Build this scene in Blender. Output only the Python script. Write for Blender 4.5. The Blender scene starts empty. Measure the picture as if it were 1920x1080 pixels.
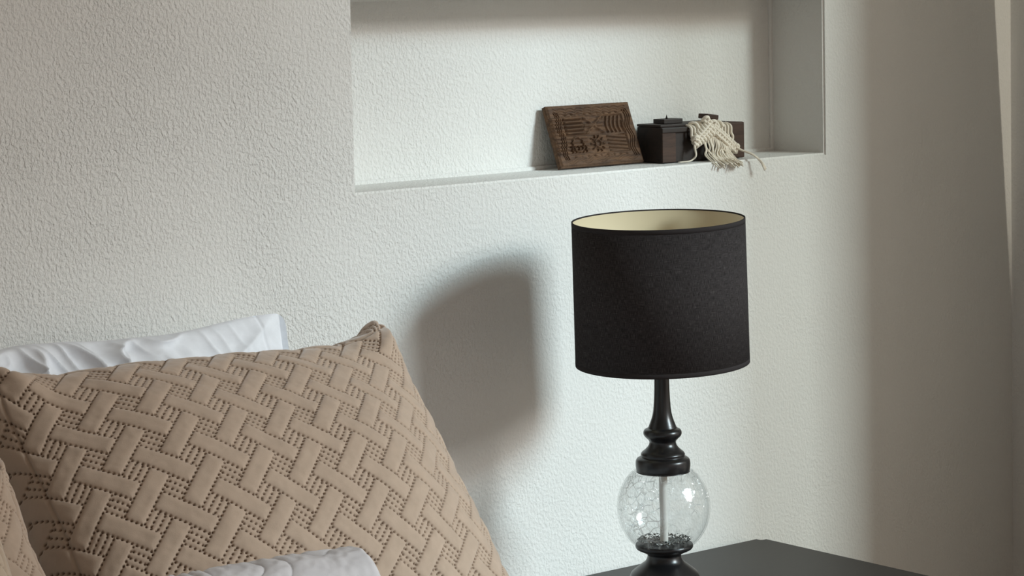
import bpy, bmesh, math, random
import numpy as np
from mathutils import Vector, Matrix, noise

random.seed(4)
rng = np.random.default_rng(4)
scn = bpy.context.scene
COL = scn.collection
PI = math.pi

# ------------------------------------------------------------------ camera
cam_d = bpy.data.cameras.new('camera')
cam = bpy.data.objects.new('camera', cam_d)
COL.objects.link(cam)
CAM = Vector((0.0, -2.8581, 1.5318))
YAW, PITCH, ROLL, FPX, CYP = .7212, .0749, -.0198, 4598.99, 338.06
fw = Vector((math.sin(YAW)*math.cos(PITCH), math.cos(YAW)*math.cos(PITCH), -math.sin(PITCH)))
rt0 = Vector((math.cos(YAW), -math.sin(YAW), 0.0))
up0 = rt0.cross(fw)
rt = rt0*math.cos(ROLL) + up0*math.sin(ROLL)
up = -rt0*math.sin(ROLL) + up0*math.cos(ROLL)
M = Matrix((rt, up, -fw)).transposed().to_4x4()
M.translation = CAM
cam.matrix_world = M
cam_d.sensor_fit = 'HORIZONTAL'
cam_d.sensor_width = 36.0
cam_d.lens = 36.0*FPX/1920.0
cam_d.shift_y = (CYP-540.0)/1920.0
cam_d.clip_start = 0.05
scn.camera = cam

# ------------------------------------------------------------------ world, lights, exposure
w = bpy.data.worlds.new('world'); scn.world = w; w.use_nodes = True
bg = w.node_tree.nodes['Background']
bg.inputs[0].default_value = (1.0, 0.82, 0.70, 1)
bg.inputs[1].default_value = 0.66

def area(name, loc, aim, sx, sy, power, col):
    d = bpy.data.lights.new(name, 'AREA'); d.shape = 'RECTANGLE'; d.size = sx; d.size_y = sy
    d.energy = power; d.color = col
    o = bpy.data.objects.new(name, d); COL.objects.link(o)
    o.location = loc
    o.rotation_euler = (Vector(aim)-Vector(loc)).to_track_quat('-Z', 'Y').to_euler()
    return o
# daylight coming in through the window in the right wall
area('window_daylight', (11.1, -15.6, 7.4), (2.3, 0, 1.1), 4.5, 2.8, 1140, (1.0, .985, .95))
# cooler skylight from higher up, cut off softly by the lintel of the window
area('window_skylight', (10.8, -15.0, 9.9), (2.3, 0, .9), 4.5, 3.8, 3050, (0.70, 0.92, 1.0))
# added narrow spot with no fixture, lights the bright sliver at the corner
sp_d = bpy.data.lights.new('corner_sliver_spot', 'SPOT'); sp_d.energy = 260; sp_d.color = (1.0, 0.97, 0.88)
sp_d.spot_size = math.radians(18); sp_d.spot_blend = .8; sp_d.shadow_soft_size = .012
sp = bpy.data.objects.new('corner_sliver_spot', sp_d); COL.objects.link(sp)
sp.location = (3.70, -3.2, 2.45)
sp.scale = (.36, 1, 1)
sp.rotation_euler = (Vector((3.80, 0, 1.45))-Vector(sp.location)).to_track_quat('-Z', 'Y').to_euler()

scn.view_settings.view_transform = 'Standard'
scn.view_settings.look = 'None'
scn.view_settings.exposure = 0.0
scn.view_settings.gamma = 1.0
scn.view_settings.use_curve_mapping = False

# ------------------------------------------------------------------ materials
def mat(name, col=(.8, .8, .8), rough=.5, **kw):
    m = bpy.data.materials.new(name); m.use_nodes = True
    b = m.node_tree.nodes['Principled BSDF']
    b.inputs['Base Color'].default_value = (*col, 1)
    b.inputs['Roughness'].default_value = rough
    for k, v in kw.items():
        b.inputs[k].default_value = v
    return m, m.node_tree, b
def N(nt, t, **kw):
    n = nt.nodes.new(t)
    for k, v in kw.items():
        if hasattr(n, k) and not isinstance(v, tuple): setattr(n, k, v)
        else: n.inputs[k].default_value = v
    return n
def L(nt, a, b): nt.links.new(a, b)
def ramp(nt, fac, stops):
    r = nt.nodes.new('ShaderNodeValToRGB')
    e = r.color_ramp.elements
    e[0].position, e[0].color = stops[0][0], (*stops[0][1], 1)
    e[1].position, e[1].color = stops[-1][0], (*stops[-1][1], 1)
    for p, c in stops[1:-1]:
        x = e.new(p); x.color = (*c, 1)
    L(nt, fac, r.inputs[0]); return r
def noise_tex(nt, scale, detail=2, rough=.5, coord=None, out='Object', vec_scale=None):
    tc = coord or nt.nodes.new('ShaderNodeTexCoord')
    n = nt.nodes.new('ShaderNodeTexNoise')
    n.inputs['Scale'].default_value = scale; n.inputs['Detail'].default_value = detail
    n.inputs['Roughness'].default_value = rough
    src = tc.outputs[out]
    if vec_scale:
        mp = nt.nodes.new('ShaderNodeMapping'); mp.inputs['Scale'].default_value = vec_scale
        L(nt, src, mp.inputs[0]); src = mp.outputs[0]
    L(nt, src, n.inputs['Vector'])
    return n

def stucco(name, col, bump=1.0):
    m, nt, b = mat(name, col, .92, **{'Specular IOR Level': .15})
    tc = nt.nodes.new('ShaderNodeTexCoord')
    n1 = noise_tex(nt, 200, 3, .55, tc, vec_scale=(1, 1, .75)); n2 = noise_tex(nt, 420, 2, .5, tc); n3 = noise_tex(nt, 4, 2, .5, tc)
    r1 = ramp(nt, n1.outputs[0], [(.40, (0, 0, 0)), (.50, (.45, .45, .45)), (.66, (1, 1, 1))])
    mx = N(nt, 'ShaderNodeMath', operation='MULTIPLY_ADD'); L(nt, n2.outputs[0], mx.inputs[0]); mx.inputs[1].default_value = .30; L(nt, r1.outputs[0], mx.inputs[2])
    # the spatter coat is thick at the left end of the wall and trowelled thin towards the right
    sx = nt.nodes.new('ShaderNodeSeparateXYZ'); L(nt, tc.outputs['Object'], sx.inputs[0])
    mr = nt.nodes.new('ShaderNodeMapRange'); L(nt, sx.outputs[0], mr.inputs[0])
    mr.inputs[1].default_value = 1.7; mr.inputs[2].default_value = 2.7; mr.inputs[3].default_value = 1.0; mr.inputs[4].default_value = .34
    r3 = ramp(nt, n3.outputs[0], [(.35, (.6, .6, .6)), (.65, (1, 1, 1))])
    m3 = N(nt, 'ShaderNodeMath', operation='MULTIPLY'); L(nt, mx.outputs[0], m3.inputs[0]); L(nt, r3.outputs[0], m3.inputs[1])
    m4 = N(nt, 'ShaderNodeMath', operation='MULTIPLY'); L(nt, m3.outputs[0], m4.inputs[0]); L(nt, mr.outputs[0], m4.inputs[1])
    bp = nt.nodes.new('ShaderNodeBump'); bp.inputs['Strength'].default_value = 1.0*bump; bp.inputs['Distance'].default_value = .0021
    L(nt, m4.outputs[0], bp.inputs['Height']); L(nt, bp.outputs[0], b.inputs['Normal'])
    n4 = noise_tex(nt, 3.0, 3, .5, tc)
    r4 = ramp(nt, n4.outputs[0], [(.3, tuple(c*.965 for c in col)), (.7, col)])
    L(nt, r4.outputs[0], b.inputs['Base Color'])
    return m
WALL = stucco('white_stucco', (.79, .785, .755))
CEIL, _, _ = mat('ceiling_paint', (.80, .77, .72), .9)

FLOOR, nt, b = mat('wooden_floor', (.20, .11, .07), .5)
n = noise_tex(nt, 3, 4, .6, vec_scale=(1, 14, 1))
r = ramp(nt, n.outputs[0], [(.3, (.13, .07, .042)), (.7, (.23, .13, .08))]); L(nt, r.outputs[0], b.inputs['Base Color'])

TABLE, nt, b = mat('dark_lacquered_wood', (.030, .028, .026), .42, **{'Specular IOR Level': .3})
n = noise_tex(nt, 30, 4, .6, vec_scale=(1, 16, 16))
r = ramp(nt, n.outputs[0], [(.3, (.022, .020, .018)), (.7, (.034, .030, .027))]); L(nt, r.outputs[0], b.inputs['Base Color'])
bp = nt.nodes.new('ShaderNodeBump'); bp.inputs['Strength'].default_value = .05; bp.inputs['Distance'].default_value = .001
L(nt, n.outputs[0], bp.inputs['Height']); L(nt, bp.outputs[0], b.inputs['Normal'])
BLACK, _, _ = mat('black_lacquer', (.008, .008, .009), .30)
METAL, _, _ = mat('brushed_metal', (.55, .53, .50), .35, Metallic=1.0)
WHITEW, _, _ = mat('white_woodwork', (.78, .77, .74), .5)

# linen of the lamp shade
SHADE, nt, b = mat('charcoal_linen', (.05, .045, .046), .95, **{'Specular IOR Level': .05})
tc = nt.nodes.new('ShaderNodeTexCoord')
na = noise_tex(nt, 1, 3, .6, tc, 'UV', (60, 900, 1)); nb = noise_tex(nt, 1, 3, .6, tc, 'UV', (1400, 26, 1))
mx = N(nt, 'ShaderNodeMath', operation='MULTIPLY'); L(nt, na.outputs[0], mx.inputs[0]); L(nt, nb.outputs[0], mx.inputs[1])
r = ramp(nt, mx.outputs[0], [(.12, (.012, .010, .010)), (.27, (.040, .035, .035)), (.42, (.10, .089, .088))])
L(nt, r.outputs[0], b.inputs['Base Color'])
bp = nt.nodes.new('ShaderNodeBump'); bp.inputs['Strength'].default_value = .6; bp.inputs['Distance'].default_value = .0006
L(nt, mx.outputs[0], bp.inputs['Height']); L(nt, bp.outputs[0], b.inputs['Normal'])
LINER, _, _ = mat('cream_shade_lining', (.70, .60, .40), .55)

# thin crackled glass: transparent wall with fresnel reflection, refracting only along the cracks
GLASS = bpy.data.materials.new('crackled_glass'); GLASS.use_nodes = True
nt = GLASS.node_tree
for n in list(nt.nodes): nt.nodes.remove(n)
out = nt.nodes.new('ShaderNodeOutputMaterial')
tc = nt.nodes.new('ShaderNodeTexCoord')
nz = nt.nodes.new('ShaderNodeTexNoise'); nz.inputs['Scale'].default_value = 30; nz.inputs['Detail'].default_value = 3
L(nt, tc.outputs['Object'], nz.inputs['Vector'])
mxv = nt.nodes.new('ShaderNodeMix'); mxv.data_type = 'VECTOR'; mxv.inputs[0].default_value = .02
L(nt, tc.outputs['Object'], mxv.inputs[4]); L(nt, nz.outputs['Color'], mxv.inputs[5])
vo = nt.nodes.new('ShaderNodeTexVoronoi'); vo.feature = 'DISTANCE_TO_EDGE'; vo.inputs['Scale'].default_value = 72
L(nt, mxv.outputs[1], vo.inputs['Vector'])
crack = ramp(nt, vo.outputs['Distance'], [(.0, (1, 1, 1)), (.05, (0, 0, 0))])
brk = nt.nodes.new('ShaderNodeTexNoise'); brk.inputs['Scale'].default_value = 26
L(nt, tc.outputs['Object'], brk.inputs['Vector'])
brk_r = ramp(nt, brk.outputs[0], [(.48, (0, 0, 0)), (.60, (1, 1, 1))])
cm = N(nt, 'ShaderNodeMath', operation='MULTIPLY'); L(nt, crack.outputs[0], cm.inputs[0]); L(nt, brk_r.outputs[0], cm.inputs[1])
wv = nt.nodes.new('ShaderNodeTexNoise'); wv.inputs['Scale'].default_value = 38; wv.inputs['Detail'].default_value = 3
L(nt, tc.outputs['Object'], wv.inputs['Vector'])
hs = N(nt, 'ShaderNodeMath', operation='MULTIPLY_ADD'); L(nt, cm.outputs[0], hs.inputs[0]); hs.inputs[1].default_value = .5; L(nt, wv.outputs[0], hs.inputs[2])
bp = nt.nodes.new('ShaderNodeBump'); bp.inputs['Strength'].default_value = .6; bp.inputs['Distance'].default_value = .003
L(nt, hs.outputs[0], bp.inputs['Height'])
tr = nt.nodes.new('ShaderNodeBsdfTransparent'); tr.inputs[0].default_value = (.98, .985, .985, 1)
gl = nt.nodes.new('ShaderNodeBsdfGlossy'); gl.inputs['Roughness'].default_value = .10; L(nt, bp.outputs[0], gl.inputs['Normal'])
lw = nt.nodes.new('ShaderNodeLayerWeight'); lw.inputs[0].default_value = .5
pw_ = N(nt, 'ShaderNodeMath', operation='POWER'); L(nt, lw.outputs['Facing'], pw_.inputs[0]); pw_.inputs[1].default_value = 4.0
fr = N(nt, 'ShaderNodeMath', operation='MULTIPLY_ADD'); L(nt, pw_.outputs[0], fr.inputs[0]); fr.inputs[1].default_value = .38; fr.inputs[2].default_value = .05
m1 = nt.nodes.new('ShaderNodeMixShader'); L(nt, fr.outputs[0], m1.inputs[0]); L(nt, tr.outputs[0], m1.inputs[1]); L(nt, gl.outputs[0], m1.inputs[2])
# the cracks scatter light
df = nt.nodes.new('ShaderNodeBsdfDiffuse'); df.inputs[0].default_value = (.62, .65, .65, 1)
g2 = nt.nodes.new('ShaderNodeBsdfGlossy'); g2.inputs['Roughness'].default_value = .25; L(nt, bp.outputs[0], g2.inputs['Normal'])
dg = nt.nodes.new('ShaderNodeMixShader'); dg.inputs[0].default_value = .5; L(nt, df.outputs[0], dg.inputs[1]); L(nt, g2.outputs[0], dg.inputs[2])
cs = N(nt, 'ShaderNodeMath', operation='MULTIPLY'); L(nt, cm.outputs[0], cs.inputs[0]); cs.inputs[1].default_value = .62
m2 = nt.nodes.new('ShaderNodeMixShader'); L(nt, cs.outputs[0], m2.inputs[0]); L(nt, m1.outputs[0], m2.inputs[1]); L(nt, dg.outputs[0], m2.inputs[2])
L(nt, m2.outputs[0], out.inputs[0])
TUBE, nt, b = mat('frosted_white_tube', (.74, .74, .70), .45)

def fabric(name, col, thread_shade=None, sheen=.5, bump=.25, scale=900):
    m, nt, b = mat(name, col, .95, **{'Sheen Weight': sheen, 'Sheen Roughness': .45, 'Specular IOR Level': .1})
    tc = nt.nodes.new('ShaderNodeTexCoord')
    n1 = noise_tex(nt, scale, 2, .6, tc); n2 = noise_tex(nt, 45, 3, .6, tc)
    r = ramp(nt, n2.outputs[0], [(.3, tuple(c*.93 for c in col)), (.7, tuple(min(1, c*1.04) for c in col))])
    src = r.outputs[0]
    if thread_shade:  # dark thread tone, also painted shade inside the needle holes
        at = nt.nodes.new('ShaderNodeAttribute'); at.attribute_name = 'stitch_shade'
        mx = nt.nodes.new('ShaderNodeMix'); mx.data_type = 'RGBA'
        L(nt, at.outputs['Fac'], mx.inputs[0]); L(nt, src, mx.inputs[6]); mx.inputs[7].default_value = (*thread_shade, 1)
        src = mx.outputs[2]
    L(nt, src, b.inputs['Base Color'])
    bp = nt.nodes.new('ShaderNodeBump'); bp.inputs['Strength'].default_value = bump; bp.inputs['Distance'].default_value = .0006
    L(nt, n1.outputs[0], bp.inputs['Height']); L(nt, bp.outputs[0], b.inputs['Normal'])
    return m
QUILT = fabric('beige_quilted_velvet', (.55, .43, .335), thread_shade=(.17, .105, .065))
CREAM = fabric('cream_quilted_velvet', (.66, .55, .43), thread_shade=(.30, .21, .14))
COTTON = fabric('white_cotton', (.86, .895, .95), sheen=.1, bump=.12)
PIQUE = fabric('white_embossed_cotton', (.89, .91, .97), sheen=.1, bump=.2)
CORD, nt, b = mat('natural_cotton_cord', (.86, .79, .67), .95, **{'Specular IOR Level': .1})
tc = nt.nodes.new('ShaderNodeTexCoord')
wn = nt.nodes.new('ShaderNodeTexWave'); wn.wave_type = 'BANDS'; wn.bands_direction = 'DIAGONAL'; wn.inputs['Scale'].default_value = 260; wn.inputs['Distortion'].default_value = 1.5
L(nt, tc.outputs['Object'], wn.inputs['Vector'])
bp = nt.nodes.new('ShaderNodeBump'); bp.inputs['Strength'].default_value = .6; bp.inputs['Distance'].default_value = .0006
L(nt, wn.outputs['Fac'], bp.inputs['Height']); L(nt, bp.outputs[0], b.inputs['Normal'])

def oldwood(name, dark, light, rough=.55, scale=18, vs=(1, 8, 8)):
    m, nt, b = mat(name, light, rough)
    n = noise_tex(nt, scale, 5, .65, vec_scale=vs)
    r = ramp(nt, n.outputs[0], [(.32, dark), (.68, light)]); L(nt, r.outputs[0], b.inputs['Base Color'])
    bp = nt.nodes.new('ShaderNodeBump'); bp.inputs['Strength'].default_value = .3; bp.inputs['Distance'].default_value = .0008
    L(nt, n.outputs[0], bp.inputs['Height']); L(nt, bp.outputs[0], b.inputs['Normal'])
    return m
BOARDW = oldwood('carved_walnut', (.042, .020, .009), (.145, .074, .034), .8)
BOXW = oldwood('old_dark_wood', (.009, .005, .003), (.024, .012, .008), .6)
BOXB = oldwood('worn_brown_wood', (.032, .015, .008), (.070, .034, .020), .7)
CURT = fabric('shading_drape_cloth', (.50, .44, .36), sheen=.1, bump=.2, scale=500)

# ------------------------------------------------------------------ helpers
def link(name, me, m=None, parent=None, smooth=True):
    o = bpy.data.objects.new(name, me); COL.objects.link(o)
    if m: me.materials.append(m)
    if parent is not None: o.parent = parent
    if smooth: me.polygons.foreach_set('use_smooth', [True]*len(me.polygons))
    return o
def obj(name, bm, m, parent=None, smooth=False):
    me = bpy.data.meshes.new(name); bmesh.ops.recalc_face_normals(bm, faces=bm.faces[:]); bm.to_mesh(me); bm.free()
    return link(name, me, m, parent, smooth)
def empty(name, loc, rot=(0, 0, 0)):
    o = bpy.data.objects.new(name, None); COL.objects.link(o); o.location = loc; o.rotation_euler = rot
    o.empty_display_size = .05
    return o
def tag(o, label, cat, group=None):
    o['label'] = label; o['category'] = cat
    if group: o['group'] = group
    return o
def struct(o): o['kind'] = 'structure'; return o
def box(bm, x0, x1, y0, y1, z0, z1, bev=0, seg=2):
    v = [bm.verts.new((x, y, z)) for x in (x0, x1) for y in (y0, y1) for z in (z0, z1)]
    idx = [(0, 1, 3, 2), (4, 6, 7, 5), (0, 4, 5, 1), (2, 3, 7, 6), (0, 2, 6, 4), (1, 5, 7, 3)]
    fs = [bm.faces.new([v[i] for i in q]) for q in idx]
    if bev:
        es = list({e for f in fs for e in f.edges})
        bmesh.ops.bevel(bm, geom=es, offset=bev, segments=seg, affect='EDGES', profile=.6)
    return bm
def catmull(pts, n=6):
    P = [Vector(p) for p in pts]; P = [P[0]*2-P[1]] + P + [P[-1]*2-P[-2]]
    out = []
    for i in range(1, len(P)-2):
        a, b, c, d = P[i-1:i+3]
        for k in range(n):
            t = k/n
            out.append(.5*((2*b)+(c-a)*t+(2*a-5*b+4*c-d)*t*t+(-a+3*b-3*c+d)*t**3))
    out.append(P[-2]); return out
def tube(bm, pts, r, sides=8, r_end=None, n=6, cap=True):
    P = catmull(pts, n) if len(pts) > 1 else pts
    rings = []; prev = None; m = len(P)
    for i, p in enumerate(P):
        t = (P[min(i+1, m-1)]-P[max(i-1, 0)]); t = t.normalized() if t.length > 1e-9 else Vector((0, 0, 1))
        if prev is None:
            ref = Vector((0, 0, 1)) if abs(t.z) < .9 else Vector((1, 0, 0)); nrm = t.cross(ref).normalized()
        else:
            nrm = (prev-t*prev.dot(t)); nrm = nrm.normalized() if nrm.length > 1e-6 else t.orthogonal().normalized()
        prev = nrm; bi = t.cross(nrm)
        rr = r if r_end is None else r+(r_end-r)*i/(m-1)
        rings.append([bm.verts.new(p+(nrm*math.cos(a)+bi*math.sin(a))*rr) for a in [2*PI*k/sides for k in range(sides)]])
    for A, B in zip(rings, rings[1:]):
        for k in range(sides): bm.faces.new((A[k], A[(k+1) % sides], B[(k+1) % sides], B[k]))
    if cap: bm.faces.new(rings[0][::-1]); bm.faces.new(rings[-1])
def lathe(bm, prof, seg=96, closed=False):
    rings = []
    for r_, z in prof:
        if r_ < 1e-6: rings.append([bm.verts.new((0, 0, z))])
        else: rings.append([bm.verts.new((r_*math.cos(2*PI*k/seg), r_*math.sin(2*PI*k/seg), z)) for k in range(seg)])
    prs = list(zip(rings, rings[1:])) + ([(rings[-1], rings[0])] if closed else [])
    for A, B in prs:
        for k in range(seg):
            k2 = (k+1) % seg
            if len(A) == 1 and len(B) == 1: continue
            if len(A) == 1: bm.faces.new((A[0], B[k], B[k2]))
            elif len(B) == 1: bm.faces.new((A[k], B[0], A[k2]))
            else: bm.faces.new((A[k], B[k], B[k2], A[k2]))
def smooth_prof(pts, n=5):
    return [(max(p.x, 0), p.y) for p in catmull([(a, b, 0) for a, b in pts], n)]
def grid_faces(nu, nv, off=0, flip=False, wrap=False):
    i = np.arange(nu-1)[:, None]; j = np.arange(nv-1)[None, :]
    a = (i*nv+j).ravel()+off; b_ = a+nv; c = b_+1; d = a+1
    f = np.stack([a, b_, c, d] if not flip else [a, d, c, b_], 1)
    return f
def np_mesh(name, verts, faces):
    me = bpy.data.meshes.new(name)
    me.vertices.add(len(verts)); me.vertices.foreach_set('co', np.asarray(verts, np.float32).ravel())
    nf = len(faces)
    me.loops.add(nf*4); me.loops.foreach_set('vertex_index', np.asarray(faces, np.int32).ravel())
    me.polygons.add(nf); me.polygons.foreach_set('loop_start', np.arange(nf, dtype=np.int32)*4)
    me.polygons.foreach_set('loop_total', np.full(nf, 4, np.int32))
    me.update(calc_edges=True); me.validate()
    return me
def vnoise(x, y, seed=0):
    """smooth value noise on numpy arrays"""
    r = np.random.default_rng(seed).random((64, 64))
    xi = np.floor(x).astype(int); yi = np.floor(y).astype(int); fx = x-xi; fy = y-yi
    fx = fx*fx*(3-2*fx); fy = fy*fy*(3-2*fy)
    g = lambda a, b_: r[a % 64, b_ % 64]
    return (g(xi, yi)*(1-fx)+g(xi+1, yi)*fx)*(1-fy)+(g(xi, yi+1)*(1-fx)+g(xi+1, yi+1)*fx)*fy-.5
def sstep(a, b_, x):
    t = np.clip((x-a)/(b_-a), 0, 1); return t*t*(3-2*t)

# ------------------------------------------------------------------ room shell
NX0, NX1, NZ0, NZ1, ND = 2.2068, 3.2435, 1.2474, 1.534, .1259
XR = 3.7736            # right wall plane
XL, YB, ZC = -0.9, -5.2, 3.3
# back wall with its niche
bm = bmesh.new()
def q(*co): 
    vs = []
    for c in co:
        for v in bm.verts:
            if (v.co-Vector(c)).length < 1e-6: break
        else: v = bm.verts.new(c)
        vs.append(v)
    return bm.faces.new(vs)
o_ = [(XL, 0, 0), (XR, 0, 0), (XR, 0, ZC), (XL, 0, ZC)]
i_ = [(NX0, 0, NZ0), (NX1, 0, NZ0), (NX1, 0, NZ1), (NX0, 0, NZ1)]
b_ = [(x, ND, z) for x, _, z in i_]
k_ = [(x, .32, z) for x, _, z in o_]
for a in range(4):
    c = (a+1) % 4
    q(o_[a], o_[c], i_[c], i_[a]); q(i_[a], i_[c], b_[c], b_[a]); q(o_[a], k_[a], k_[c], o_[c])
q(*b_); q(*k_)
es = [e for e in bm.edges if all(abs(v.co.y) < 1e-6 and NX0-.01 < v.co.x < NX1+.01 and NZ0-.01 < v.co.z < NZ1+.01 for v in e.verts)]
bmesh.ops.bevel(bm, geom=es, offset=.0035, segments=3, affect='EDGES')
es = [e for e in bm.edges if all(abs(v.co.y-ND) < 1e-6 for v in e.verts)]
bmesh.ops.bevel(bm, geom=es, offset=.006, segments=3, affect='EDGES')
struct(obj('wall_back', bm, WALL))
# right wall with the window opening (out of the picture, lets the daylight in)
WY0, WY1, WZ0, WZ1 = -.80, -5.15, .35, 3.12
bm = bmesh.new()
T = .30
for (y0, y1, z0, z1) in ((YB, WY1, 0, ZC), (WY0, 0, 0, ZC), (WY1, WY0, 0, WZ0), (WY1, WY0, WZ1, ZC)):
    box(bm, XR, XR+T, y0, y1, z0, z1)
struct(obj('wall_right', bm, WALL))
bm = bmesh.new(); box(bm, XR-.03, XR+T-.02, WY1+.002, WY0-.002, WZ0, WZ0+.03, .005); struct(obj('window_1', bm, WHITEW))
bm = bmesh.new(); box(bm, XL-.2, XL, YB, .32, 0, ZC); struct(obj('wall_left', bm, WALL))
bm = bmesh.new()
for x0, x1, z0, z1 in ((XL, .2, 0, ZC), (3.4, XR+T, 0, ZC), (.2, 3.4, 0, .8), (.2, 3.4, 2.8, ZC)):
    box(bm, x0, x1, YB-.15, YB, z0, z1)
struct(obj('wall_front', bm, WALL))
bm = bmesh.new(); box(bm, XL-.2, XR+T, YB, .32, -.1, 0); struct(obj('floor', bm, FLOOR))
bm = bmesh.new(); box(bm, XL-.2, XR+T, YB, .32, ZC, ZC+.1); struct(obj('ceiling', bm, CEIL))
bm = bmesh.new(); box(bm, XL, XR, -.014, 0, 0, .08, .003); struct(obj('baseboard_back', bm, WHITEW))

# ------------------------------------------------------------------ unseen drape added beside the right wall to shade the corner
nu, nv = 160, 60
U, V = np.meshgrid(np.linspace(0, 1, nu), np.linspace(0, 1, nv), indexing='ij')
z = .03+V*(ZC-.03)
e0 = 3.545+.0*z
slope = (3.7215-3.759)/(1.654-1.192)
e1 = np.clip(3.759+slope*(z-1.192), 3.66, XR-.004)
X = e0+(e1-e0)*U
Y = -.515+.022*np.sin(U*2*PI*3.5)*(1+.0*V)+.006*np.sin(V*9+U*20)
front = np.stack([X, Y, z], -1).reshape(-1, 3)
bk = front.copy(); bk[:, 1] += .003
me = np_mesh('shading_drape', np.vstack([front, bk]), np.vstack([grid_faces(nu, nv), grid_faces(nu, nv, nu*nv, True)]))
tag(link('shading_drape', me, CURT), 'unseen oatmeal drape added beside the right wall to shade the corner', 'shading_drape')

# unseen voile added in front of the heavy drape to dim the daylight
SHEER = bpy.data.materials.new('sheer_voile'); SHEER.use_nodes = True
nt = SHEER.node_tree
for n in list(nt.nodes): nt.nodes.remove(n)
out = nt.nodes.new('ShaderNodeOutputMaterial'); tr = nt.nodes.new('ShaderNodeBsdfTransparent'); tl = nt.nodes.new('ShaderNodeBsdfTranslucent')
tl.inputs[0].default_value = (.80, .74, .64, 1); tr.inputs[0].default_value = (1, .96, .89, 1)
mx = nt.nodes.new('ShaderNodeMixShader'); mx.inputs[0].default_value = .50
L(nt, tr.outputs[0], mx.inputs[1]); L(nt, tl.outputs[0], mx.inputs[2]); L(nt, mx.outputs[0], out.inputs[0])
nu, nv = 90, 60
U, V = np.meshgrid(np.linspace(0, 1, nu), np.linspace(0, 1, nv), indexing='ij')
X = 3.35+.412*U; z = .03+V*(ZC-.03)
Y = -.80+.008*np.sin(U*2*PI*5)
me = np_mesh('dimming_voile', np.stack([X, Y, z], -1).reshape(-1, 3), grid_faces(nu, nv))
tag(link('dimming_voile', me, SHEER), 'unseen translucent voile added in front of the oatmeal drape to dim the daylight', 'shading_drape')

# ------------------------------------------------------------------ bed
bed = empty('bed', (1.05, 0, 0))
tag(bed, 'low wooden bed with a white mattress carrying all the pillows', 'bed')
def part(name, m, parent, *bx, smooth=False):
    bm = bmesh.new(); o = parent.location
    x0, x1, y0, y1, z0, z1, bev = bx
    box(bm, x0-o.x, x1-o.x, y0-o.y, y1-o.y, z0-o.z, z1-o.z, bev, 3)
    return obj(name, bm, m, parent, smooth)
part('bed_frame', BOXB, bed, -.02, 2.12, -2.08, -.03, .22, .36, .01)
part('mattress', COTTON, bed, .0, 2.06, -2.05, -.05, .362, .655, .05)
for lx in (.03, 2.0):
    for ly in (-2.03, -.14):
        part('leg', BOXB, bed, lx, lx+.07, ly, ly+.07, 0, .219, .004)

# ------------------------------------------------------------------ quilted pillows
UNIT = .0243
def quilt_height(x, y):
    """basket-weave quilting: puffed bars three units long, stitched squares between, needle dots along seams"""
    p = (x+y)/math.sqrt(2)/UNIT+.31; q_ = (-x+y)/math.sqrt(2)/UNIT+.4
    i = np.floor(p).astype(int); j = np.floor(q_).astype(int); fp = p-i; fq = q_-j
    ie = i % 2 == 0; je = j % 2 == 0
    hor = lambda a, b_: ((a//2+b_//2) % 2 == 0)
    # along-bar distance to the bar ends
    d = np.full(x.shape, 1e3)
    cross = ie & je
    ch = cross & hor(i, j); cv = cross & ~hor(i, j)
    d = np.where(ch, np.minimum(fq, 1-fq), d)
    d = np.where(cv, np.minimum(fp, 1-fp), d)
    r1 = (~ie) & je      # gap in a row: horizontal bar, which side is its centre
    left = hor(i-1, j)
    end = np.where(left, 1-fp, fp)
    d = np.where(r1, np.minimum(np.minimum(fq, 1-fq), end), d)
    r2 = ie & (~je)
    below = ~hor(i, j-1)
    end2 = np.where(below, 1-fq, fq)
    d = np.where(r2, np.minimum(np.minimum(fp, 1-fp), end2), d)
    sq = (~ie) & (~je)
    ori = (((i-1)//2+(j-1)//2) % 2 == 0)
    s = np.where(ori, fq, fp); al = np.where(ori, fp, fq)
    ds = np.abs((s*3) - np.round(s*3))/3
    h = np.where(sq, .42*np.sqrt(np.clip(ds*6, 0, 1)), np.sqrt(1-(1-np.clip(d/.34, 0, 1))**2))
    # needle dots
    def boundary_q():   # along lines q = const
        jl = np.round(q_).astype(int); i0 = i
        # inside a vertical bar: column even and crossing at jl or jl-1 is vertical and continuous
        even = i0 % 2 == 0
        jc = np.where(jl % 2 == 0, jl, jl-1)   # the crossing row touching this line
        inside = even & ~hor(i0, jc)
        dp = np.abs(fp*4-np.floor(fp*4)-.5)/4
        return np.where(inside, 9, np.hypot(q_-jl, dp))
    def boundary_p():
        il = np.round(p).astype(int)
        even = j % 2 == 0
        ic = np.where(il % 2 == 0, il, il-1)
        inside = even & hor(ic, j)
        dq = np.abs(fq*4-np.floor(fq*4)-.5)/4
        return np.where(inside, 9, np.hypot(p-il, dq))
    da = np.abs(al*4-np.floor(al*4)-.5)/4
    dsq = np.where(sq & (s > .2) & (s < .8), np.hypot(ds, da), 9)
    dd = np.minimum(np.minimum(boundary_q(), boundary_p()), dsq)
    dot = 1-sstep(.03, .078, dd)
    return h, dot

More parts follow.
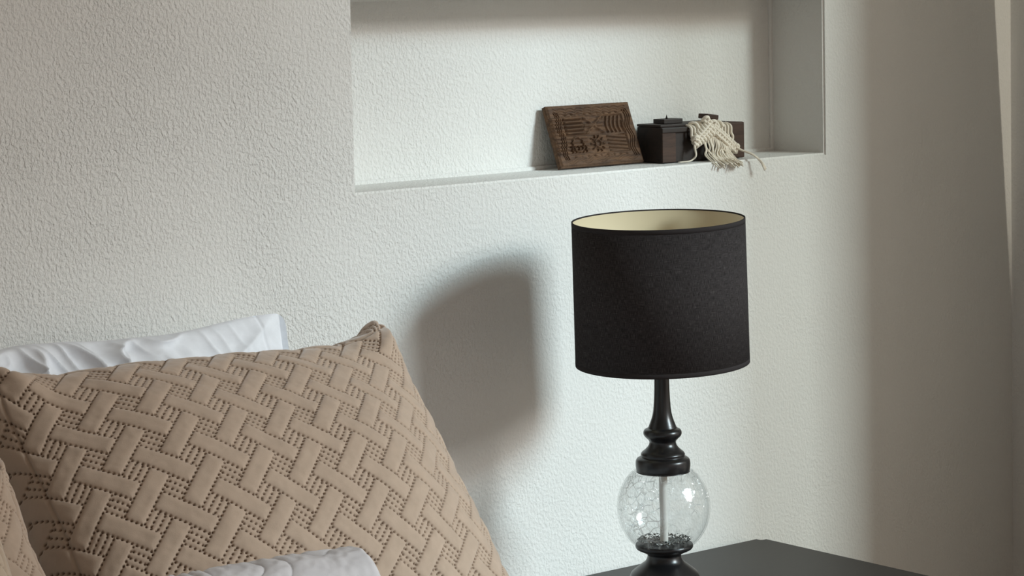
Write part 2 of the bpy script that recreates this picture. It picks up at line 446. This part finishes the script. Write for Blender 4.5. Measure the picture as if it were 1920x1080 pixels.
def pillow_mesh(name, W, H, TF, TB, step=.0009, seed=1, ear=.03, puff=.0032, quilt=True):
    nu = int(W/step)+1; nv = int(H/step)+1
    def surf(nu, nv, side, th):
        A, B = np.meshgrid(np.linspace(-1, 1, nu), np.linspace(-1, 1, nv), indexing='ij')
        x = A*W/2; y = B*H/2
        pullx = ear*.7*(1-np.abs(B)**5)*np.sign(A)*np.abs(A)**6
        pully = ear*.55*(1-np.abs(A)**8)*np.sign(B)*np.abs(B)**2.2-.030*np.exp(-((1-np.abs(A))*W/2/.060)**2)*np.sign(B)*sstep(.35, 1, np.abs(B))
        px = x-pullx; py = y-pully
        rc = .060     # rounded, well stuffed corners
        cxx = np.clip((np.abs(x)-(W/2-rc))/rc, 0, 1); cyy_ = np.clip((np.abs(y)-(H/2-rc))/rc, 0, 1)
        px = px-np.sign(A)*rc*cxx*(1-np.sqrt(1-cyy_**2/2)); py = py-np.sign(B)*rc*cyy_*(1-np.sqrt(1-cxx**2/2))
        e = np.clip((1-np.abs(A)**3.0)*(1-np.abs(B)**3.0), 0, 1)
        dome = np.clip((1-A**2)*(1-B**2), 0, 1)
        pad = np.clip((1-np.abs(A)**16)*(1-np.abs(B)**16), 0, 1)**.5
        t = th*(.20*e**.42+.66*dome**.8)+.030*pad
        t = t+.020*np.exp(-(np.hypot(W/2-.05-np.abs(x), H/2-.045-np.abs(y))/.045)**2)*pad
        lo = vnoise(x*7+3, y*7+5, seed)*.018*e**.4
        # corner folds radiating from the four ears
        ra = np.hypot(1-np.abs(A), (1-np.abs(B))*H/W)
        ang = np.arctan2((1-np.abs(B))*H/W, 1-np.abs(A)+1e-6)
        fold = .0055*np.sin(ang*10+vnoise(x*12, y*12, seed+3)*6)*np.exp(-(ra/.20)**2)*np.clip(ra/.08, 0, 1)
        z = t+lo+fold
        return A, B, px, py, z*side, x, y
    A, B, px, py, z, x, y = surf(nu, nv, 1, TF)
    h, dot = quilt_height(x, y)
    # border seam three centimetres inside the edge
    db = np.minimum((1-np.abs(A))*W/2, (1-np.abs(B))*H/2)
    seam = np.exp(-((db-.028)/.0022)**2)
    edge = np.clip(db/.004, 0, 1)
    wr = vnoise(x*9+y*3, y*30, seed+5)*.004*np.exp(-(np.hypot((x-W/2)/.16, (y-H/2)/.12))**2)+vnoise(x*34, y*34, seed+6)*.0016+vnoise(x*70, y*70, seed+7)*.0012+vnoise(x*160, y*160, seed+8)*.0004
    dz = ((h*puff-dot*.0025-seam*.002)+wr)*edge
    # displace along the approximate normal
    gx = np.gradient(z, px[:, 0], axis=0) if False else np.gradient(z, axis=0)/np.maximum(np.gradient(px, axis=0), 1e-6)
    gy = np.gradient(z, axis=1)/np.maximum(np.gradient(py, axis=1), 1e-6)
    gx = np.clip(gx, -3, 3); gy = np.clip(gy, -3, 3)
    nl = np.sqrt(1+gx**2+gy**2)
    P = np.stack([px-gx/nl*dz, py-gy/nl*dz, z+dz/nl], -1).reshape(-1, 3)
    nb = 120
    A2, B2, px2, py2, z2, _, _ = surf(nb, nb, -1, TB)
    P2 = np.stack([px2, py2, z2], -1).reshape(-1, 3)
    me = np_mesh(name, np.vstack([P, P2]), np.vstack([grid_faces(nu, nv), grid_faces(nb, nb, nu*nv, True)]))
    at = me.attributes.new('stitch_shade', 'FLOAT', 'POINT')
    vals = np.zeros(len(P)+len(P2), np.float32); vals[:len(P)] = (np.clip(dot*.85+seam*.25, 0, 1)*edge).ravel()  # mask for the painted dark of needle holes, fainter on the border seam
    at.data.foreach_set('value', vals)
    return me
def place(o, corner, lean, yaw=0, roll=0, W=0, H=0, thick=1):
    """top right corner of the pillow goes to `corner`; lean is measured from the vertical"""
    R = Matrix.Rotation(yaw, 4, 'Z') @ Matrix.Rotation(PI/2-lean, 4, 'X') @ Matrix.Rotation(roll, 4, 'Z')
    c = Vector(corner)-R @ Vector((W/2, H/2, 0))
    R.translation = c
    o.matrix_world = R @ Matrix.Diagonal((1, 1 if thick == 1 else .92, thick, 1))
W1, H1 = .665, .52
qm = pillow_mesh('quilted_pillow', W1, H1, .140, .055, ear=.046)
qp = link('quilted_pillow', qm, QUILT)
place(qp, (2.030, -.28, 1.080), math.radians(41), 0, math.radians(-1.4), W1, H1)
tag(qp, 'large beige quilted pillow with stitched basket-weave pattern leaning on the white pillow', 'pillow')
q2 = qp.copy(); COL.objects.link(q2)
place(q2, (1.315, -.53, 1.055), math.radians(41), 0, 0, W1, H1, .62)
tag(q2, 'shaded beige quilted pillow edge at the left, between the large pillow and the paler one', 'pillow')
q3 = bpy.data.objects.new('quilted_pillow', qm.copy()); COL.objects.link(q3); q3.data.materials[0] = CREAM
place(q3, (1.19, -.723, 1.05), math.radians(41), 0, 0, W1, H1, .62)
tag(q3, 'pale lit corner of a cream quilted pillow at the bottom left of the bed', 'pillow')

# ------------------------------------------------------------------ white pillow behind
def white_pillow():
    W, H, step = .70, .42, .002
    nu = int(W/step); nv = int(H/step)
    out = []
    for side, th in ((1, .055), (-1, .05)):
        A, B = np.meshgrid(np.linspace(-1, 1, nu), np.linspace(-1, 1, nv), indexing='ij')
        # rounded corners
        x = A*W/2; y = B*H/2
        fl = .012
        Ai = np.clip((x+W/2-.0)/(W-fl)*2-1, -1, 1)
        e = np.clip((1-np.abs(Ai)**2.2)*(1-np.abs(B)**2.4), 0, 1)
        t = th*e**.55
        rid = lambda s, sd, ax, ay: (1-np.abs(2*vnoise(x*s*ax+y*s*ay, -x*s*ay*.5+y*s*ax*.5, sd)))**3
        amt = sstep(-.9, .3, -A)*.65+.35
        t = t+side*0+(.040*rid(12, 5, .8, .6)+.034*rid(24, 9, .5, -.9)+.012*rid(40, 11, .9, .3)+.004*vnoise(x*60, y*60, 2))*amt*np.clip(e*3, 0, 1)**.5-.008*amt*np.clip(e*3, 0, 1)
        if side == 1:
            t = t-.0022*np.exp(-((x-(W/2-.045)-.006*np.sin(y*20))/.0025)**2)
        y = y-.018*(1-np.abs(A)**4)*np.sign(B)*np.abs(B)**5*sstep(.0, .6, 1-A)
        y = y+.010*vnoise(x*18, y*0, 4)*np.abs(B)**8*sstep(.25, -.3, x)
        # round the outer corners
        cr = .018
        ex = np.clip((np.abs(x)-(W/2-cr))/cr, 0, 1)
        lim = H/2-cr+cr*np.sqrt(1-ex**2*.999)
        y = np.where(np.abs(B) > 0, y*np.where(ex > 0, lim/(H/2), 1), y)
        out.append(np.stack([x, y, side*t], -1).reshape(-1, 3))
    return np_mesh('white_pillow', np.vstack(out), np.vstack([grid_faces(nu, nv), grid_faces(nu, nv, nu*nv, True)]))
wp = link('white_pillow', white_pillow(), COTTON)
place(wp, (1.984, -.12, 1.102), math.radians(12), 0, math.radians(-2.2), .70, .42)
tag(wp, 'crumpled white cotton pillow standing behind the large beige pillow against the wall', 'pillow')

# ------------------------------------------------------------------ white embossed quilt roll in front
def roll_mesh():
    Lx, ry, rz = .36, .060, .160
    nu, nv = 420, 520
    U, V = np.meshgrid(np.linspace(0, 1, nu), np.linspace(0, 1, nv), indexing='ij')
    a = V*2*PI
    sx = -Lx/2+U*Lx
    endd = np.minimum(U, 1-U)*Lx
    k = np.sqrt(np.clip(1-(1-np.clip(endd/.032, 0, 1))**2, 0, 1))
    k = .02+.98*k
    c, s = np.cos(a), np.sin(a)
    ce = np.sign(c)*np.abs(c)**.75; se = np.sign(s)*np.abs(s)**.75
    # embossed scrolls
    P = sx*16; Q = a*.075*16
    sw = vnoise(P*.55, Q*.55, 12)*9+P*.6+Q*1.1
    em = (1-np.abs(np.sin(sw*2.4))**.35)*-.0022+vnoise(P*9, Q*9, 5)*.0009
    lo = vnoise(sx*9, a*1.2, 3)*.006
    r_ = k*(1+lo*3)+em/.08*k
    return np_mesh('embossed_quilt', np.stack([sx, ce*ry*r_, se*rz*r_], -1).reshape(-1, 3), grid_faces(nu, nv))
rq = link('embossed_quilt', roll_mesh(), PIQUE)
rq.location = (1.338, -.90, .8215)
rq.rotation_euler = (0, 0, -.09)
tag(rq, 'rolled white quilt with embossed scrolls lying in front of the large beige pillow', 'quilt')

# ------------------------------------------------------------------ nightstand
TZ = .60
hw, hd = .255, .215
TR_ = -.045
tb = empty('nightstand', (3.0425-hw*math.cos(TR_)+hd*math.sin(TR_), -.025-hw*math.sin(TR_)-hd*math.cos(TR_), 0), (0, 0, TR_))
tag(tb, 'dark brown wooden nightstand standing under the lamp by the wall', 'nightstand')
def tpart(name, m, x0, x1, y0, y1, z0, z1, bev, parent=None):
    bm = bmesh.new(); box(bm, x0, x1, y0, y1, z0, z1, bev, 3); return obj(name, bm, m, parent or tb)
bm = bmesh.new()
box(bm, -hw, hw, -hd, hd, TZ-.022, TZ)
es = [e for e in bm.edges if abs(e.verts[0].co.z-e.verts[1].co.z) > .01]
bmesh.ops.bevel(bm, geom=es, offset=.012, segments=5, affect='EDGES')
es = [e for e in bm.edges if all(abs(v.co.z-TZ) < 1e-5 for v in e.verts)]
bmesh.ops.bevel(bm, geom=es, offset=.0015, segments=2, affect='EDGES')
obj('tabletop', bm, TABLE, tb)
tpart('cabinet', TABLE, -.235, .235, -.185, .20, .18, TZ-.0225, .003)
for zz in (.20, .385):
    d = tpart('drawer', TABLE, -.225, .225, -.203, -.1855, zz, zz+.17, .003)
    bm = bmesh.new(); lathe(bm, smooth_prof([(0, 0), (.008, 0), (.006, .010), (.013, .018), (.010, .026), (0, .028)])); k = obj('knob', bm, METAL, d, True)
    k.matrix_local = Matrix.Translation((0, -.203, zz+.085)) @ Matrix.Rotation(PI/2, 4, 'X')
for sx in (-1, 1):
    for sy in (-1, 1):
        bm = bmesh.new(); box(bm, sx*.205-.018, sx*.205+.018, sy*.165-.018, sy*.165+.018, 0, .1795, .003); obj('leg', bm, TABLE, tb)

# ------------------------------------------------------------------ table lamp
LX, LY = 2.5756, -.2601
SP = .000801     # metres per photograph pixel at the lamp
zp = lambda y: 1.1953-(y-411)*SP
lamp = empty('table_lamp', (LX, LY, TZ))
tag(lamp, 'table lamp with black turned base, crackled glass globe and dark linen drum shade', 'lamp')
def lpart(name, prof_px, m, parent, smooth_n=4, seg=96):
    prof = smooth_prof([(r_*SP, (zp(y)-TZ)) for r_, y in prof_px], smooth_n)
    bm = bmesh.new(); lathe(bm, prof, seg); return obj(name, bm, m, parent, True)
def sharp(pts):     # double the points so that the spline keeps a crisp step there
    return pts
# foot under the globe
zb = 411+(1.1953-TZ)/SP
foot = lpart('foot', [(0, zb), (84, zb), (88, zb-3), (86, zb-9), (72, zb-15), (58, zb-19), (50, zb-26), (48, zb-36), (54, zb-42), (62, zb-52), (66, zb-62), (64.5, zb-70),
      (61, zb-76), (46, zb-88), (36, zb-96), (32, 1049), (33, 1044), (42, 1039), (52, 1034), (54.5, 1029), (53, 1025.5), (48, 1024.5), (0, 1024.5)], BLACK, lamp)
# glass globe, open at the top and bottom collars
cy_, R_ = 955.5, 88.0
gp = []
t0 = math.acos((1022.0-cy_)/(R_*.83)) if False else None
outer = []
for k in range(49):
    t = -1+2*k/48
    # slightly oblate globe from the lower collar to the upper collar
    yy = 1026-(1026-886)*(k/48)
    u = (yy-cy_)/76.5
    rr = 88*math.sqrt(max(0, 1-min(1, abs(u))**2*.70)) if True else 0
    outer.append((rr, yy))
bm = bmesh.new()
po = [(r_*SP, zp(y)-TZ) for r_, y in outer]
pi = [((r_-3.2)*SP, zp(y)-TZ) for r_, y in outer]
lathe(bm, po, 128)
globe = obj('glass_globe', bm, GLASS, lamp, True)
bm = bmesh.new(); lathe(bm, pi, 96); obj('inner_surface', bm, GLASS, globe, True)
# glittering chipped glass at the bottom of the globe
bm = bmesh.new()
for k in range(420):
    a = random.uniform(0, 2*PI); rr = math.sqrt(random.random())*.037+.003
    zz = zp(1022)-TZ+random.uniform(0, .002)+rr*rr*2.5
    s = random.uniform(.0008, .0019)
    mtx = Matrix.Translation((rr*math.cos(a), rr*math.sin(a), zz)) @ Matrix.Rotation(random.uniform(0, PI), 4, Vector((random.random(), random.random(), random.random()+.1)).normalized()) @ Matrix.Diagonal((s*1.6, s, s*.5, 1))
    bmesh.ops.create_icosphere(bm, subdivisions=1, radius=1, matrix=mtx)
CHIP, _, _ = mat('dark_glass_chips', (.32, .34, .34), .12, **{'Metallic': .8})
g = obj('glass_chips', bm, CHIP, globe); g['kind'] = 'stuff'
bm = bmesh.new(); tube(bm, [(0, 0, zp(1026)-TZ), (.0006, 0, zp(980)-TZ), (0, .0004, zp(930)-TZ), (0, 0, zp(885)-TZ)], .0062, 20); obj('inner_tube', bm, TUBE, lamp, True)
# turned column
lpart('collar', [(0, 888), (46, 888), (49.5, 886), (51, 880), (51.5, 872), (50, 864), (44, 859.5), (41, 858), (41.5, 854), (39, 850), (33, 845), (27, 838), (25, 831), (28, 826), (34, 820), (36.2, 814), (34, 808), (28, 805), (24, 804), (0, 804)], BLACK, lamp)
lpart('column', [(0, 805), (25, 805), (25.5, 801), (23, 794), (19.5, 784), (17, 772), (15.5, 755), (14.5, 735), (14, 712), (13, 690), (10, 672), (0, 672)], BLACK, lamp)
# shade
axv = Vector((-.0323, -.0111, 1)).normalized()
ht = (1.1953-.9775)
shc = Vector((0, 0, (1.1953+.9775)/2-TZ))
Rm = Vector((0, 0, 1)).rotation_difference(axv).to_matrix().to_4x4()
def drum(name, r_top, r_bot, h, th, m, parent, uv=True, seg=192, z0=None, z1=None):
    bm = bmesh.new(); uvl = bm.loops.layers.uv.new('UVMap')
    lo, hi = (-h/2 if z0 is None else z0), (h/2 if z1 is None else z1)
    prof = [(0, lo), (0, hi), (-th, hi), (-th, lo)]
    nz = 2
    rad = lambda z: r_bot+(r_top-r_bot)*((z+ht/2)/ht)
    rings = [[bm.verts.new(((rad(z)+d)*math.cos(2*PI*k/seg), (rad(z)+d)*math.sin(2*PI*k/seg), z)) for k in range(seg)] for d, z in prof]
    for a in range(4):
        A, B = rings[a], rings[(a+1) % 4]
        for k in range(seg):
            k2 = (k+1) % seg
            f = bm.faces.new((A[k], A[k2], B[k2], B[k])); f.smooth = True
            us = [k/seg, (k+1)/seg, (k+1)/seg, k/seg]
            vs = [A[k].co.z, A[k].co.z, B[k].co.z, B[k].co.z]
            for lp, u_, v_ in zip(f.loops, us, vs): lp[uvl].uv = (u_, v_/ht)
    bmesh.ops.recalc_face_normals(bm, faces=bm.faces[:])
    me = bpy.data.meshes.new(name); bm.to_mesh(me); bm.free()
    me.materials.append(m)
    o = bpy.data.objects.new(name, me); COL.objects.link(o); o.parent = parent
    o.data.shade_smooth() if False else None
    for e in o.data.edges: pass
    return o
shade = drum('lamp_shade', .1298, .1310, ht, .0012, SHADE, lamp)
shade.matrix_local = Matrix.Translation(shc) @ Rm
lin = drum('shade_lining', .1285, .1297, ht-.004, .0008, LINER, shade); lin['label'] = 'cream lining inside the dark shade'
for nm, zz, r_ in (('top_trim', ht/2-.0035, .1305), ('bottom_trim', -ht/2+.0035, .1316)):
    bm = bmesh.new(); lathe(bm, [(r_-.0024, zz-.0035), (r_-.0006, zz-.0035), (r_-.0005, zz), (r_-.0006, zz+.0035), (r_-.0024, zz+.0037)], 192, True)
    obj(nm, bm, SHADE, shade, True)
# spider fitting and bulb holder inside
bm = bmesh.new()
for k in range(3):
    a = k*2*PI/3+.4
    tube(bm, [(.012*math.cos(a), .012*math.sin(a), ht/2-.075), (.07*math.cos(a), .07*math.sin(a), ht/2-.070), (.1278*math.cos(a), .1278*math.sin(a), ht/2-.055)], .0014, 8)
lathe(bm, [(.010, ht/2-.078), (.019, ht/2-.078), (.019, ht/2-.073), (.010, ht/2-.073)], 32, True)
obj('shade_fitting', bm, METAL, shade, True)
bm = bmesh.new(); lathe(bm, smooth_prof([(0, 0), (.017, 0), (.018, .01), (.0175, .035), (.016, .05), (0, .05)])); s_ = obj('bulb_socket', bm, BLACK, lamp, True); s_.location = (0, 0, zp(676)-TZ)
BULB, _, _ = mat('opal_bulb', (.85, .85, .82), .3)
bm = bmesh.new(); lathe(bm, smooth_prof([(0, 0), (.012, 0), (.014, .012), (.023, .032), (.025, .045), (.018, .062), (0, .068)])); s_ = obj('bulb', bm, BULB, lamp, True); s_.location = (0, 0, zp(676)-TZ+.0505)

# ------------------------------------------------------------------ carved wooden board in the niche
def board():
    W, H, T = .188, .106, .011
    nu, nv = 490, 270
    U, V = np.meshgrid(np.linspace(0, W, nu), np.linspace(0, H, nv), indexing='ij')
    cx = U/W; cy = V/H
    h = np.zeros_like(U)
    def ln(d, w_): return np.exp(-(d/w_)**2)
    mx_ = .025; my = .021
    inx = (U > mx_) & (U < W-mx_); iny = (V > my) & (V < H-my)
    # wavy grooves round the rim
    for k, off in enumerate((.007, .0115, .016)):
        amp = .0028
        dT = V-(H-off-.002)-amp*np.abs(np.sin(U*2*PI/.040+k*.3)); dB = V-(off*.8+.002)-amp*np.sin(U*2*PI/.034)
        sx = (U > .012) & (U < W-.012)
        h -= np.where(sx, ln(dT, .0009)+.6*ln(dB, .0009), 0)*.0016
        dL = U-(off+.004)-amp*np.sin(V*2*PI/.038+k*.2); dR = U-(W-off-.004)-amp*np.sin(V*2*PI/.036)
        sy = (V > .012) & (V < H-.012)
        h -= np.where(sy, ln(dL, .0009)+ln(dR, .0009), 0)*.0024
    # sunken picture field
    field = sstep(mx_-.002, mx_+.002, U)*sstep(mx_-.002, mx_+.002, W-U)*sstep(my-.002, my+.002, V)*sstep(my-.002, my+.002, H-V)
    h -= field*.0034
    pw = (W-2*mx_)/3; ph = (H-2*my)/2
    for a in range(3):
        for b_ in range(2):
            x0 = mx_+a*pw; y0 = my+b_*ph
            u = (U-x0)/pw; v = (V-y0)/ph
            ins = (u > .05) & (u < .95) & (v > .05) & (v < .95)
            uu = u-.5; vv = v-.5
            r = np.hypot(uu*pw, vv*ph)
            k = (a, b_)
            if k == (0, 1): m = (np.abs(np.sin(v*PI*5))**2)*(u > .1)
            elif k == (1, 1): m = np.maximum(ln(np.abs(uu)-np.abs(vv), .10), ln(vv, .09)*.7)
            elif k == (2, 1): m = ln(np.sin(u*PI*5+np.sin(v*4)*1.2), .6)
            elif k == (0, 0): m = np.maximum(ln(r-.012-.0*U, .0016), ln(np.sin(u*PI*6), .45)*(v < .45))
            elif k == (1, 0): m = np.maximum(ln(r-.0065, .0020), ln(np.sin(np.arctan2(vv*ph, uu*pw)*5), .5)*(r > .010)*(r < .016))
            else: m = ln(np.sin(v*PI*5+uu*2.5), .6)
            h += np.where(ins, m, 0)*.0042
            # chip carved edges between the pictures
            h += np.where((u < .06) & (v > 0) & (v < 1) & (a > 0), .0016*np.abs(np.sin(v*PI*5)), 0)
    # row of round punches under the pictures and along the top
    for yy in (my-.0045, H-my+.0035):
        pu = (U % .0145)-.00725
        h -= np.where(inx, ln(np.hypot(pu, V-yy), .0026), 0)*.0022
    h += vnoise(U*220, V*60, 3)*.0007+vnoise(U*500, V*500, 4)*.0003
    rim = np.minimum(np.minimum(U, W-U), np.minimum(V, H-V))
    h -= .0025*(1-sstep(0, .004, rim))
    zf = T+h
    # slightly uneven outline
    Xf = U-W/2; Yf = V
    F_ = np.stack([Xf, Yf, zf], -1).reshape(-1, 3)
    B_ = np.stack([Xf, Yf, 0*zf], -1).reshape(-1, 3)
    n = nu*nv
    idx = np.arange(n).reshape(nu, nv)
    per = np.concatenate([idx[:, 0], idx[-1, 1:], idx[::-1, -1][1:], idx[0, ::-1][1:]])
    a = per[:-1]; b2 = per[1:]
    side = np.stack([a, a+n, b2+n, b2], 1)
    return np_mesh('carved_board', np.vstack([F_, B_]), np.vstack([grid_faces(nu, nv), grid_faces(nu, nv, n, True), side]))
bd = link('carved_board', board(), BOARDW, smooth=True)
bd.location = (2.762, .062, NZ0+.003)
yb_, yt_ = .075, .113
lean_b = math.asin((yt_-yb_)/.108)
bd.matrix_world = Matrix.Translation((2.780, .083, NZ0+.001)) @ Matrix.Rotation(0, 4, 'Z') @ Matrix.Rotation(PI/2-lean_b, 4, 'X')
tag(bd, 'dark brown carved wooden board leaning against the back of the niche', 'carved board')

# ------------------------------------------------------------------ small wooden chest in the niche
chest = empty('wooden_box', (2.981, .072, NZ0), (0, 0, -.06))
tag(chest, 'small dark wooden box beside the carved board, draped with a cream macrame', 'box')
CW, CD, CH = .182, .068, .0605
def cpart(name, m, x0, x1, y0, y1, z0, z1, bev=.0015, parent=None):
    bm = bmesh.new(); box(bm, x0, x1, y0, y1, z0, z1, bev, 2); return obj(name, bm, m, parent or chest)
cpart('body', BOXW, -CW/2, CW/2, -CD/2+.002, CD/2-.002, .001, CH, .002)
cpart('corner_post', BOXB, -CW/2-.0015, -CW/2+.028, -CD/2-.001, -CD/2+.001, .002, CH-.001, .001)['label'] = 'lighter worn brown post'
cpart('end_block', BOXB, CW/2-.036, CW/2+.002, -CD/2-.003, CD/2, .001, CH+.002, .003)['label'] = 'lighter reddish brown block'
ld = cpart('lid', BOXW, -CW/2-.001, CW/2-.037, -CD/2+.004, CD/2-.003, CH+.0003, CH+.0045, .001)
cpart('rim_strip', BOXW, -CW/2-.003, CW/2-.04, -CD/2-.003, -CD/2+.0015, CH-.009, CH-.001, .001)
h1 = cpart('hinge_block', BOXW, -.070, -.028, -.014, .014, CH+.0048, CH+.0125, .001)
bm = bmesh.new(); lathe(bm, [(0, 0), (.0022, 0), (.0012, .003), (0, .0075)], 16); p_ = obj('pin', bm, BOXW, h1, True); p_.location = (-.052, 0, CH+.0125)
bm = bmesh.new(); box(bm, -.013, .013, -.012, .012, 0, .0085, .0015); s_ = obj('latch_block', bm, BOXB, chest); s_.matrix_local = Matrix.Translation((.052, .010, CH+.0068)) @ Matrix.Rotation(.14, 4, 'Y')

# ------------------------------------------------------------------ macrame draped over the box
mac = empty('macrame_hanging', (2.990, .035, NZ0), (0, 0, -.06))
mac.scale = (.92, 1, .87)
tag(mac, 'cream knotted macrame hanging draped over the dark wooden box', 'macrame')
# local frame: x along the box, y into the niche, z up. Box front face at y about 0
yf = -.004
zt = CH+.006
def P(x, z, o=0): return (x, yf-o, z)
bm = bmesh.new()
nC = 14
xs = [-.050+.098*k/(nC-1) for k in range(nC)]
for k, x in enumerate(xs):       # cords lying over the top and hanging on the front
    j = random.uniform(-.001, .001)
    zend = .034+.020*abs(abs(x+.001)/.05-1.0)*-1+.018
    tube(bm, [(x+j, .052, zt+.001), (x, .026, zt+.0035), (x-j, .004, zt+.004), (x, yf-.002, zt-.001), (x+.5*j, yf-.0025, zt-.014), (x+j*2+.002, yf-.003, .046), (x+.003, yf-.003, .036)], .0026, 8, n=4)
obj('cord_band', bm, CORD, mac, True)
bm = bmesh.new()
# crossing diagonal rows of knots
def knot_row(x0, z0, x1, z1, n, off, r=.0032):
    for i in range(n):
        t = i/(n-1); x = x0+(x1-x0)*t; z = z0+(z1-z0)*t
        dx, dz = (x1-x0), (z1-z0); l = math.hypot(dx, dz); dx /= l; dz /= l
        s = .0052
        tube(bm, [P(x-dz*s, z+dx*s, off-.002), P(x-dz*s*.4+dx*.002, z+dx*s*.4+dz*.002, off+.003), P(x+dz*s*.4+dx*.003, z-dx*s*.4+dz*.003, off+.003), P(x+dz*s, z-dx*s, off-.002)], r, 8, n=4)
def rope(x0, z0, x1, z1, off, r=.0028):
    tube(bm, [P(x0, z0, off), P((x0+x1)/2, (z0+z1)/2, off+.002), P(x1, z1, off)], r, 8)
for dz in (0, -.010):
    knot_row(-.006, .078+dz, -.044, .046+dz, 8, .006); rope(-.004, .079+dz, -.046, .044+dz, .0085)
for dz in (0, -.010):
    knot_row(-.002, .070+dz, .052, .028+dz, 10, .006); rope(-.008, .072+dz, .056, .022+dz, .0085)
knot_row(-.044, .040, -.006, .062, 7, .007); knot_row(-.046, .032, -.006, .053, 7, .0065)
for x, z in ((-.046, .045), (.054, .024), (-.003, .074), (-.02, .082)):
    tube(bm, [P(x-.005, z-.003, .004), P(x-.002, z+.004, .010), P(x+.004, z+.003, .010), P(x+.004, z-.004, .008), P(x-.003, z-.004, .006)], .0034, 8)
for i in range(7):
    x = -.040+i*.010
    tube(bm, [(x-.004, .010, zt+.004), (x, .002, zt+.009), (x+.005, -.004, zt+.007), (x+.007, yf-.004, zt-.002)], .0031, 8)
obj('knot_band', bm, CORD, mac, True)
bm = bmesh.new()
for k in range(46):              # frayed fringe reaching past the ledge
    x = random.uniform(-.022, .040); z0 = .052-abs(x-.0)*.55; zb_ = random.uniform(-.010, .004)-.0*x
    x2 = x*.95+random.uniform(-.010, .008)
    front = -.036+random.uniform(-.010, .005)
    tube(bm, [P(x, z0, .004), P(x+random.uniform(-.003, .003), z0*.6, .010+random.uniform(-.002, .004)), (x2, -.016+random.uniform(-.004, .004), .014), (x2+.001, -.026, .0045), (x2+random.uniform(-.004, .004), front-.006, (random.uniform(-.013, -.002) if front-.006 < -.040 else .002))], .0017, 6, .0012, n=4)
obj('fringe', bm, CORD, mac, True)
bm = bmesh.new()
for k in range(5):               # tail to the left, lying on the ledge
    j = random.uniform(-.0015, .0015)
    tube(bm, [P(-.046, .042, .006), P(-.050+j, .030, .010), P(-.051, .014, .014), (-.056, -.014+j, .006), (-.068, -.016+j*2, .0035), (-.088, -.012+j*3, .0028)], .0020, 6, .0012, n=5)
obj('tail', bm, CORD, mac, True)
bm = bmesh.new()
for k in range(6):               # long tail to the right, hanging over the edge of the ledge
    j = random.uniform(-.0018, .0018); k2 = random.uniform(-.004, .004)
    tube(bm, [P(.052, .024, .008), P(.062+j, .017, .018), (.070, -.038+j, .010+j), (.080, -.048, -.004+j), (.088+k2, -.052, -.020+k2)], .0021, 6, .0013, n=5)
obj('tail', bm, CORD, mac, True)
